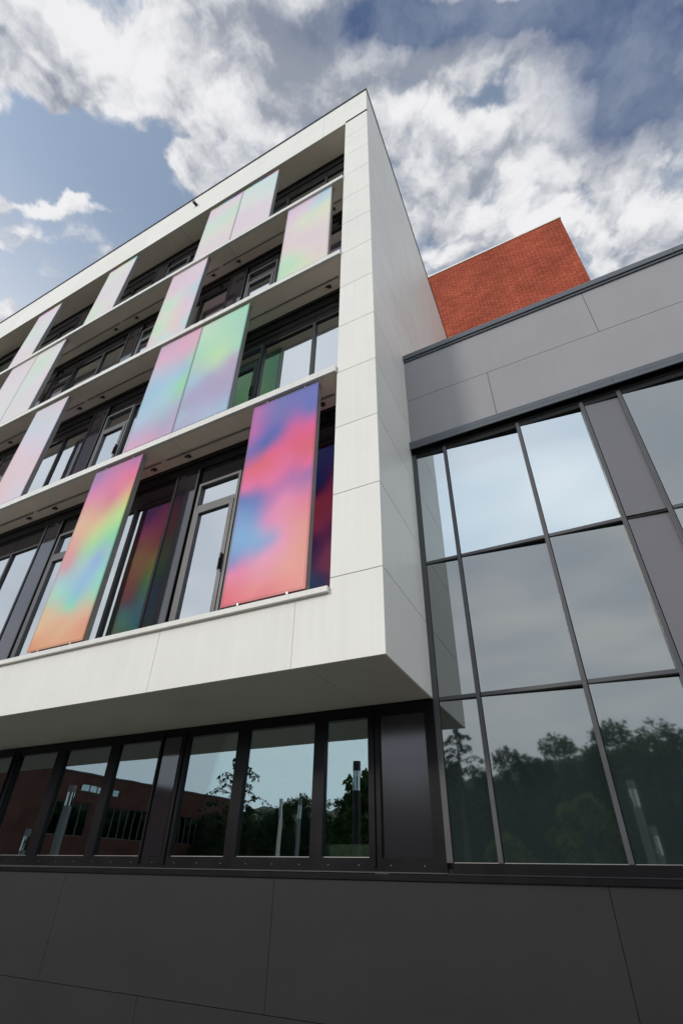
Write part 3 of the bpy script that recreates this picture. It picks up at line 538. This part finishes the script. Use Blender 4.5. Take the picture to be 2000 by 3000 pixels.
# ================================================================== dichroic sunshade panels
def build_panel(key, name_label, group):
    (x0, x1, z0, z1), pts = FILM[key]
    w, h = x1-x0, z1-z0
    t = thing('sunshade_panel', (x0, 0, z0), name_label, 'sunshade', group)
    rr = random.Random(key)
    def ramp(n, L, e=.035):
        vals = [0, e*.98, e*1.02]+[e+(L-2*e)*i/n for i in range(1, n)]+[L-e*1.02, L-e*.98, L]
        return vals
    us, vs = ramp(24, w), ramp(60, h)
    lin = [(u, v, s2l((r, g_, b_))) for u, v, r, g_, b_ in pts]
    def colour(u, v):
        # gentle waviness of the film
        u2 = u+.02*math.sin(v*3.1+u*2.0+rr_ph[0])+.008*math.sin(v*9+rr_ph[1]); v2 = v+.03*math.sin(u*3.7+v*1.3+rr_ph[2])+.01*math.sin(u*11+rr_ph[0])
        q = np.exp(-np.sqrt((u2-px)**2+((v2-py)*.85)**2+eps)/.9)
        c = q @ wts+mean
        return [min(max(float(x), .012), .9) for x in c]
    import numpy as np
    px = np.array([l[0] for l in lin]); py = np.array([l[1] for l in lin]); cc = np.array([l[2] for l in lin]); mean = cc.mean(0); eps = .0035
    A = np.exp(-np.sqrt((px[:, None]-px)**2+((py[:, None]-py)*.85)**2+eps)/.9)
    wts = np.linalg.solve(A+np.eye(len(px))*.006, cc-mean)
    rr_ph = [rr.uniform(0, 6) for _ in range(3)]
    def shade(u, v):
        c = colour(u, v); lum = sum(c)/3
        gn = GAIN*(1.12 if z1 < 5 else 1.35); c = [min(max((lum+(x-lum)*(SAT if z1 < 5 else .82 if z1 < 9 else 1.0))*gn, 0.0), .93) for x in c]; c = [c[0], c[1]*.99, c[2]*.95]  # upper rows lifted: their pale, lit look is put into the colour
        if u < .035 or v < .035 or u > w-.035 or v > h-.035:
            c = [x*.72+.03 for x in c]
        return (*c, 1)
    nu, nv = len(us), len(vs)
    verts = [(u, 0, v) for v in vs for u in us]; faces = [(j*nu+i, j*nu+i+1, (j+1)*nu+i+1, (j+1)*nu+i) for j in range(nv-1) for i in range(nu-1)]
    me = bpy.data.meshes.new('film_glass'); me.from_pydata(verts, [], faces); me.materials.append(M['film'])
    ca = me.color_attributes.new('film', 'FLOAT_COLOR', 'POINT')
    for i, (u, _, v) in enumerate(verts): ca.data[i].color = shade(u, v)
    o = bpy.data.objects.new('film_glass', me); C.collection.objects.link(o); o.parent = t; ORG[o.name] = ORG[t.name]
    for p_ in me.polygons: p_.use_smooth = True
    # saturated polished edge of the laminated glass, right side and top
    e = MB(); cols = []
    n = 24
    for i in range(n):
        za, zb_ = z0+h*i/n, z0+h*(i+1)/n
        e.quad((x1, 0, za), (x1, .014, za), (x1, .014, zb_), (x1, 0, zb_)); cols += [colour(w, za-z0), colour(w, za-z0), colour(w, zb_-z0), colour(w, zb_-z0)]
    top_e = z1+(.075 if z1 > 15 else .0)
    for i in range(n):
        xa_, xb_ = x0+w*i/n, x0+w*(i+1)/n
        if z1 > 15:
            e.quad((xa_, .004, z1+.0005), (xb_, .004, z1+.0005), (xb_, .004, top_e), (xa_, .004, top_e))
            hs_ = ((x0+xa_)*1.9) % 1.0
            def deep(x):
                ph = (x*.55+.3*rr_ph[0]) % 1.0
                import colorsys
                r_, g_, b_ = colorsys.hsv_to_rgb(ph, .95, .85); return [r_, g_, b_]
            cols += [deep(xa_), deep(xb_), deep(xb_), deep(xa_)]
        else:
            e.quad((xa_, 0, z0), (xb_, 0, z0), (xb_, .014, z0), (xa_, .014, z0)); cols += [colour(xa_-x0, 0)]*4
    eo = e.build('glass_edge', 'edge', t)
    ca = eo.data.color_attributes.new('film', 'FLOAT_COLOR', 'POINT')
    for i, c in enumerate(cols):
        lum = sum(c)/3; c2 = [min(max(lum+(x-lum)*2.5, .01), .9)*.6 for x in c]
        ca.data[i].color = (*c2, 1)
    # metal box frame behind the pane
    f = MB().box(x0+.012, x0+.024, .015, .115, z0+.02, z1-.01).box(x1-.024, x1-.010, .015, .115, z0+.02, z1-.01)
    f.box(x0+.0241, x1-.0241, .015, .115, z0+.02, z0+.034).box(x0+.0241, x1-.0241, .015, .115, z1-.024, z1-.01)
    f.build('frame', 'steel', t)
    for fx_ in (.22, .80):
        for zz in ((z0-.03, z0+.012), (z1-.012, z1+.02)):
            MB().box(x0+w*fx_-.016, x0+w*fx_+.016, -.008, .05, zz[0], zz[1]).build('clip', 'silver', t, bevel=.004)
    MB().box(x0+.02, x0+.16, .0, .06, z0-.045, z0-.03).box(x1-.18, x1-.03, .0, .06, z0-.045, z0-.03).build('foot_rail', 'silver', t)
    MB().box(x0+.02, x1-.02, .03, .10, z0-.055, z0-.0455).build('bottom_track', 'dark', t)
    return t
SAT, GAIN = 1.12, 1.0
grp = 'iridescent glass sunshade panels on the white facade'
LBL = dict(
 A='hot pink, violet and blue glass sunshade panel nearest the white corner on the lowest row',
 B='rainbow glass sunshade panel on the lowest row, yellow green and blue with a peach foot',
 C1='left pane of the second row pair, pink top, blue middle and pink foot',
 C2='right pane of the second row pair, mint green upper half over violet',
 D='pale blue and pink glass sunshade panel at the left of the second row',
 E='pale pink panel nearest the corner on the third row, green spot at its foot',
 F='pale pink panel in the middle of the third row, blue spot at its right edge',
 G1='left pane of the pale pair at the left end of the third row',
 G2='right pane of the pale third row pair, green cloud near its top',
 H1='left pane of the top row pair, pale pink and mint under a red top edge',
 H2='right pane of the top row pair, pale aqua and pink under a blue top edge',
 I='single narrow looking pale green and lilac sunshade panel in the middle of the top row',
 J='leftmost sunshade panel of the top row, pale pink and aqua')
for k in FILM: build_panel(k, LBL[k], grp)

# ================================================================== what stands opposite and shows in the glass
M['postdull'] = pbr('dull_frame', (.12, .12, .12), .6)
# brick building across the square
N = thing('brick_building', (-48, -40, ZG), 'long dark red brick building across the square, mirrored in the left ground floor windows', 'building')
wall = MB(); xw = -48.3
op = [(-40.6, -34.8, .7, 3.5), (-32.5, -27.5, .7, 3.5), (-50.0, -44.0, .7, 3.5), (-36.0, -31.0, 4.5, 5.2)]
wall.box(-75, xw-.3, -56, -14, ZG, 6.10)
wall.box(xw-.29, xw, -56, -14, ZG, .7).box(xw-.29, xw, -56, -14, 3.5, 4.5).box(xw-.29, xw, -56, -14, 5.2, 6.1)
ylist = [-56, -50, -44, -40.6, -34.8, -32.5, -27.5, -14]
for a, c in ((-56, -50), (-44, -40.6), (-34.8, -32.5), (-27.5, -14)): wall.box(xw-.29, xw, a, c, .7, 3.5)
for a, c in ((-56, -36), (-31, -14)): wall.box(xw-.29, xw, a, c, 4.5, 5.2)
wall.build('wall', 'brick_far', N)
for (a, c, za, zb_) in op:
    f = MB().box(xw-.2, xw-.1, a, c, za, za+.07).box(xw-.2, xw-.1, a, c, zb_-.07, zb_)
    nn = max(2, int((c-a)/.9))
    for i in range(nn+1): y = a+(c-a-.06)*i/nn; f.box(xw-.2, xw-.1, y, y+.06, za+.07, zb_-.07)
    o = f.build('window', 'postdull', N)
    MB().box(xw-.18, xw-.16, a, c, za+.07, zb_-.07).build('glass_pane', 'glassg', o)
MB().box(-75, xw+.08, -56.1, -13.9, 6.1, 6.22).build('coping', 'coping', N)

def lamp(x, y, h, r, label, col='frame'):
    t = thing('lamp_post', (x, y, ZG), label, 'lamp post', 'column lamps on the square')
    z = ZG+h
    MB().tube((x, y, ZG), (x, y, z-.98), r, r, 20).build('post', col, t, smooth=False)
    MB().tube((x, y, z-.33), (x, y, z), r, r, 20).build('cap', col, t)
    rods = MB()
    for i in range(4): a_ = i*math.pi/2+.4; rods.tube((x+r*.6*math.cos(a_), y+r*.6*math.sin(a_), z-.98), (x+r*.6*math.cos(a_), y+r*.6*math.sin(a_), z-.33), .014, n=8)
    rods.build('rod', 'silver', t)
    MB().tube((x, y, z-.979), (x, y, z-.331), r*.98, r*.98, 20, cap=False).build('lantern_glass', 'glass', t)
lamp(-7.256, -10.52, 5.22, .145, 'dark column lamp with a glass lantern, mirrored in the rightmost ground floor window')
M['postgrey'] = pbr('galvanised_post', (.20, .215, .23), .6)
lamp(-25.4, -12.5, 5.42, .20, 'grey column lamp mirrored in the left ground floor windows, beside a shorter one', 'postgrey')
lamp(-28.0, -12.5, 3.46, .14, 'shortest grey column lamp, mirrored at the far left', 'postgrey')
lamp(-16.6, -19.7, 5.22, .11, 'pale column lamp mirrored left of its darker twin in the wide ground floor window', 'lightw')
lamp(-15.5, -19.9, 5.22, .11, 'grey column lamp mirrored just right of a pale one in the wide ground floor window', 'postgrey')
lamp(3.82, -18.9, 5.22, .15, 'taller of two column lamps mirrored in the etched curtain wall', 'postgrey')
lamp(4.16, -18.9, 3.55, .13, 'shorter of two column lamps mirrored in the etched curtain wall', 'postgrey')

# trees
def leafmat(name, col, tr=.3):
    mm, g = mat(name)
    co = g.n('ShaderNodeTexCoord').outputs['Object']
    c = g.vm('SCALE', tuple(col), g.mr(g.noise(co, 1.3, 4, .6), .3, .7, .6, 1.5))
    d = g.n('ShaderNodeBsdfDiffuse'); g.put(d.inputs[0], c); t = g.n('ShaderNodeBsdfTranslucent'); g.put(t.inputs[0], c)
    m_ = g.n('ShaderNodeMixShader'); m_.inputs[0].default_value = tr; g.nt.links.new(d.outputs[0], m_.inputs[1]); g.nt.links.new(t.outputs[0], m_.inputs[2])
    finish(g, m_.outputs[0]); return mm
M['leaf_dark'] = leafmat('needle_green', (.022, .042, .022)); M['leaf_mid'] = leafmat('leaf_green', (.04, .075, .02)); M['leaf_yel'] = leafmat('leaf_yellow_green', (.12, .14, .02))
M['bark'] = pbr('bark', (.07, .055, .04), .9, var=.3, vscale=6)
def leafcard(mb, p, s, rnd):
    n = Vector((rnd.gauss(0, 1), rnd.gauss(0, 1), rnd.gauss(0, 1))).normalized(); u = n.orthogonal().normalized()*s; w = n.cross(u)*rnd.uniform(.4, .8)
    p = Vector(p); mb.quad(tuple(p-u), tuple(p-w), tuple(p+u), tuple(p+w))
def conifer(name, seed, h, r, n=3600, leaf='leaf_dark', label='', group=None, loc=(0, 0, 0)):
    rnd = random.Random(seed); L = Vector(loc)
    t = thing(name, loc, label, 'tree', group)
    tk = MB().tube(L, L+Vector((0, 0, h*.98)), .2*h/10, .02, 8); cr = MB()
    tiers = int(h*2.2)
    for i in range(tiers):
        zf = .12+.87*i/tiers; rr = r*(1-zf)**.8*rnd.uniform(.7, 1.15)+.1
        for k in range(rnd.randint(5, 8)):
            a = rnd.uniform(0, 6.28); rl = rr*rnd.uniform(.6, 1.1); tip = L+Vector((math.cos(a)*rl, math.sin(a)*rl, h*zf-.15*rl)); base = L+Vector((0, 0, h*zf))
            tk.tube(base, tip, .03, .008, 4, cap=False)
            for q in range(max(4, int(n/tiers/6))):
                f = rnd.uniform(.1, 1.05); p = base.lerp(tip, f)+Vector((rnd.gauss(0, .09*rl+.05), rnd.gauss(0, .09*rl+.05), rnd.gauss(-.08, .08)))
                leafcard(cr, p, rnd.uniform(.10, .22), rnd)
    tk.build('trunk', 'bark', t); cr.build('crown', leaf, t); return t
def broadleaf(name, seed, h, r, n=4200, leaf='leaf_mid', label='', group=None, loc=(0, 0, 0)):
    rnd = random.Random(seed); L = Vector(loc)
    t = thing(name, loc, label, 'tree', group)
    tk = MB().tube(L, L+Vector((0, 0, h*.55)), .24*h/10, .12*h/10, 8); cr = MB(); cl = []
    for i in range(26):
        a = rnd.uniform(0, 6.28); zf = rnd.uniform(.28, .97); rr = r*math.sqrt(max(.05, 1-((zf-.55)/.5)**2))*rnd.uniform(.3, 1)
        c = L+Vector((math.cos(a)*rr, math.sin(a)*rr, h*zf)); cl.append((c, rnd.uniform(.5, 1.1)*r*.33)); tk.tube(L+Vector((0, 0, h*rnd.uniform(.25, .54))), c, .07, .015, 5, cap=False)
    for i in range(n):
        c, s = rnd.choice(cl); v = Vector((rnd.gauss(0, 1), rnd.gauss(0, 1), rnd.gauss(0, .8))).normalized()*s*rnd.uniform(.5, 1.15)
        leafcard(cr, c+v, rnd.uniform(.10, .22), rnd)
    tk.build('trunk', 'bark', t); cr.build('crown', leaf, t); return t
def cedar(seed, h, label, loc):
    rnd = random.Random(seed); L = Vector(loc); t = thing('cedar_tree', loc, label, 'tree')
    tk = MB().tube(L, L+Vector((.1, 0, h)), .2, .02, 8); cr = MB()
    for i in range(34):
        zf = .45+.54*i/34; a = i*2.4+rnd.uniform(-.5, .5); rl = (2.6*(1-zf)/.55+.35)*rnd.uniform(.6, 1.15)
        base = L+Vector((.1*zf, 0, h*zf)); mid = base+Vector((math.cos(a)*rl*.6, math.sin(a)*rl*.6, .22*rl)); tip = base+Vector((math.cos(a)*rl, math.sin(a)*rl, .02*rl))
        tk.tube(base, mid, .035, .02, 5, cap=False); tk.tube(mid, tip, .02, .006, 5, cap=False)
        for q in range(46):
            f = rnd.uniform(.15, 1); p = (base.lerp(mid, f*2) if f < .5 else mid.lerp(tip, f*2-1))+Vector((rnd.gauss(0, .05), rnd.gauss(0, .05), -abs(rnd.gauss(0, .12))))
            leafcard(cr, p, rnd.uniform(.05, .13), rnd)
    tk.build('trunk', 'bark', t); cr.build('crown', 'leaf_dark', t); return t
prof = [(-44, 4.9), (-40, 4.6), (-37.7, 4.4), (-33.3, 5.3), (-30.6, 5.0), (-26.3, 5.2), (-22, 5.6), (-18, 6.6), (-12, 6.9), (-4.9, 7.6), (-1, 8.5), (2.4, 8.75), (4.2, 9.1), (6.9, 9.35), (9, 9.1), (11.4, 8.2), (20, 8.5)]
def pz(x):
    for (a, za), (c, zc2) in zip(prof, prof[1:]):
        if a <= x <= c: return za+(zc2-za)*(x-a)/(c-a)
    return prof[0][1] if x < prof[0][0] else prof[-1][1]
hv = []; hf = []; nx, ny = 40, 10
for j in range(ny):
    for i in range(nx):
        X = -110+i*3.6; Y = -48.5-j*2.2
        hv.append((X, Y, ZG-.05+(0 if j == 0 else (pz(X)-ZG)*.86*(1-math.exp(-j*.55))*(Y/-50)+.5*math.sin(X*1.1+j)+R_.uniform(-.3, .3))))
for j in range(ny-1):
    for i in range(nx-1): hf.append((j*nx+i+1, j*nx+i, (j+1)*nx+i, (j+1)*nx+i+1))
hm = MB(); hm.v = hv; hm.f = hf
M['wood_backing'] = pbr('wood_backing_dark', (.012, .021, .010), .95, var=.4, vscale=.6, bump=1.0, bscale=3)
tag(hm.build('wood_backing', 'wood_backing', smooth=True), kind='structure')  # added dark backing that closes the sky gaps between the mirrored trees
fg = 'trees of the wood across the square'
def tl(x, y, ztop, kind, i):
    """virtual (mirrored) point -> real tree"""
    h = ztop-ZG
    return (x, 2*D-y, ZG), h
base_c = conifer('pine_tree', 3, 12, 2.6, label='', group=fg, loc=(-10.2, -46.5, ZG))
base_c2 = conifer('pine_tree', 5, 12, 2.1, label='', group=fg, loc=(-30, -46.5, ZG))
base_b = broadleaf('oak_tree', 8, 12, 3.6, label='', group=fg, loc=(-2.7, -46.5, ZG))
base_b2 = broadleaf('oak_tree', 12, 12, 3.3, leaf='leaf_dark', label='', group=fg, loc=(-20, -46.5, ZG))
protos = dict(c=base_c, d=base_c2, b=base_b, e=base_b2); used = {k: False for k in protos}
x = -46.0; idx = 0; rows = []
while x < 24:
    rows.append((x, -46.5+R_.uniform(-2, 2), R_.uniform(.90, 1.06))); x += R_.uniform(1.7, 2.7)
x = -46.5
while x < 26:
    rows.append((x, -53+R_.uniform(-2, 2), R_.uniform(.92, 1.14))); x += R_.uniform(2.4, 3.6)
for (x, y, f) in rows:
    k = R_.choice('ccdbbe' if x > -16 else 'cddebb'); o = protos[k] if not used[k] else copy_tree(protos[k]); used[k] = True
    sc2 = (pz(x*(50+1.4)/(abs(y-D)+3.2) if False else x)*f+3.46*1.0)*.93/12.0*(abs(y)/46.5)**.9
    o.location = (x, y, ZG); o.rotation_euler.z = R_.uniform(0, 6.28); o.scale = (sc2*1.3, sc2*1.3, sc2)
    kindw = {'c': 'broad dark pine', 'd': 'slim dark pine', 'b': 'leafy green oak', 'e': 'dark leafy oak'}[k]
    o['label'] = kindw+' in the wood mirrored in the glass'
    o['group'] = {'c': 'broad dark pines', 'd': 'slim dark pines', 'b': 'leafy green oaks', 'e': 'dark leafy oaks'}[k]+' of the wood across the square'
cedar(2, 8.5, 'cedar with drooping tiers of branches, mirrored in the wide ground floor window', (-21.4, -21.5, ZG))
cedar(6, 8.6, 'cedar with bare upswept top, mirrored at the foot of the narrow curtain wall strip', (-3.91, -21.5, ZG))
broadleaf('birch_tree', 21, 5.2, 1.7, 2600, 'leaf_yel', 'small yellow green birch mirrored in the middle of the etched curtain wall', None, (1.5, -24, ZG))
broadleaf('shrub_tree', 22, 3.3, 1.3, 1800, 'leaf_yel', 'low yellow green bush mirrored beside the birch', None, (-2.1, -23, ZG))
broadleaf('young_tree', 23, 5.4, 1.5, 2400, 'leaf_mid', 'young green tree mirrored right of the lamp in the rightmost ground floor window', None, (-8.6, -14.5, ZG))
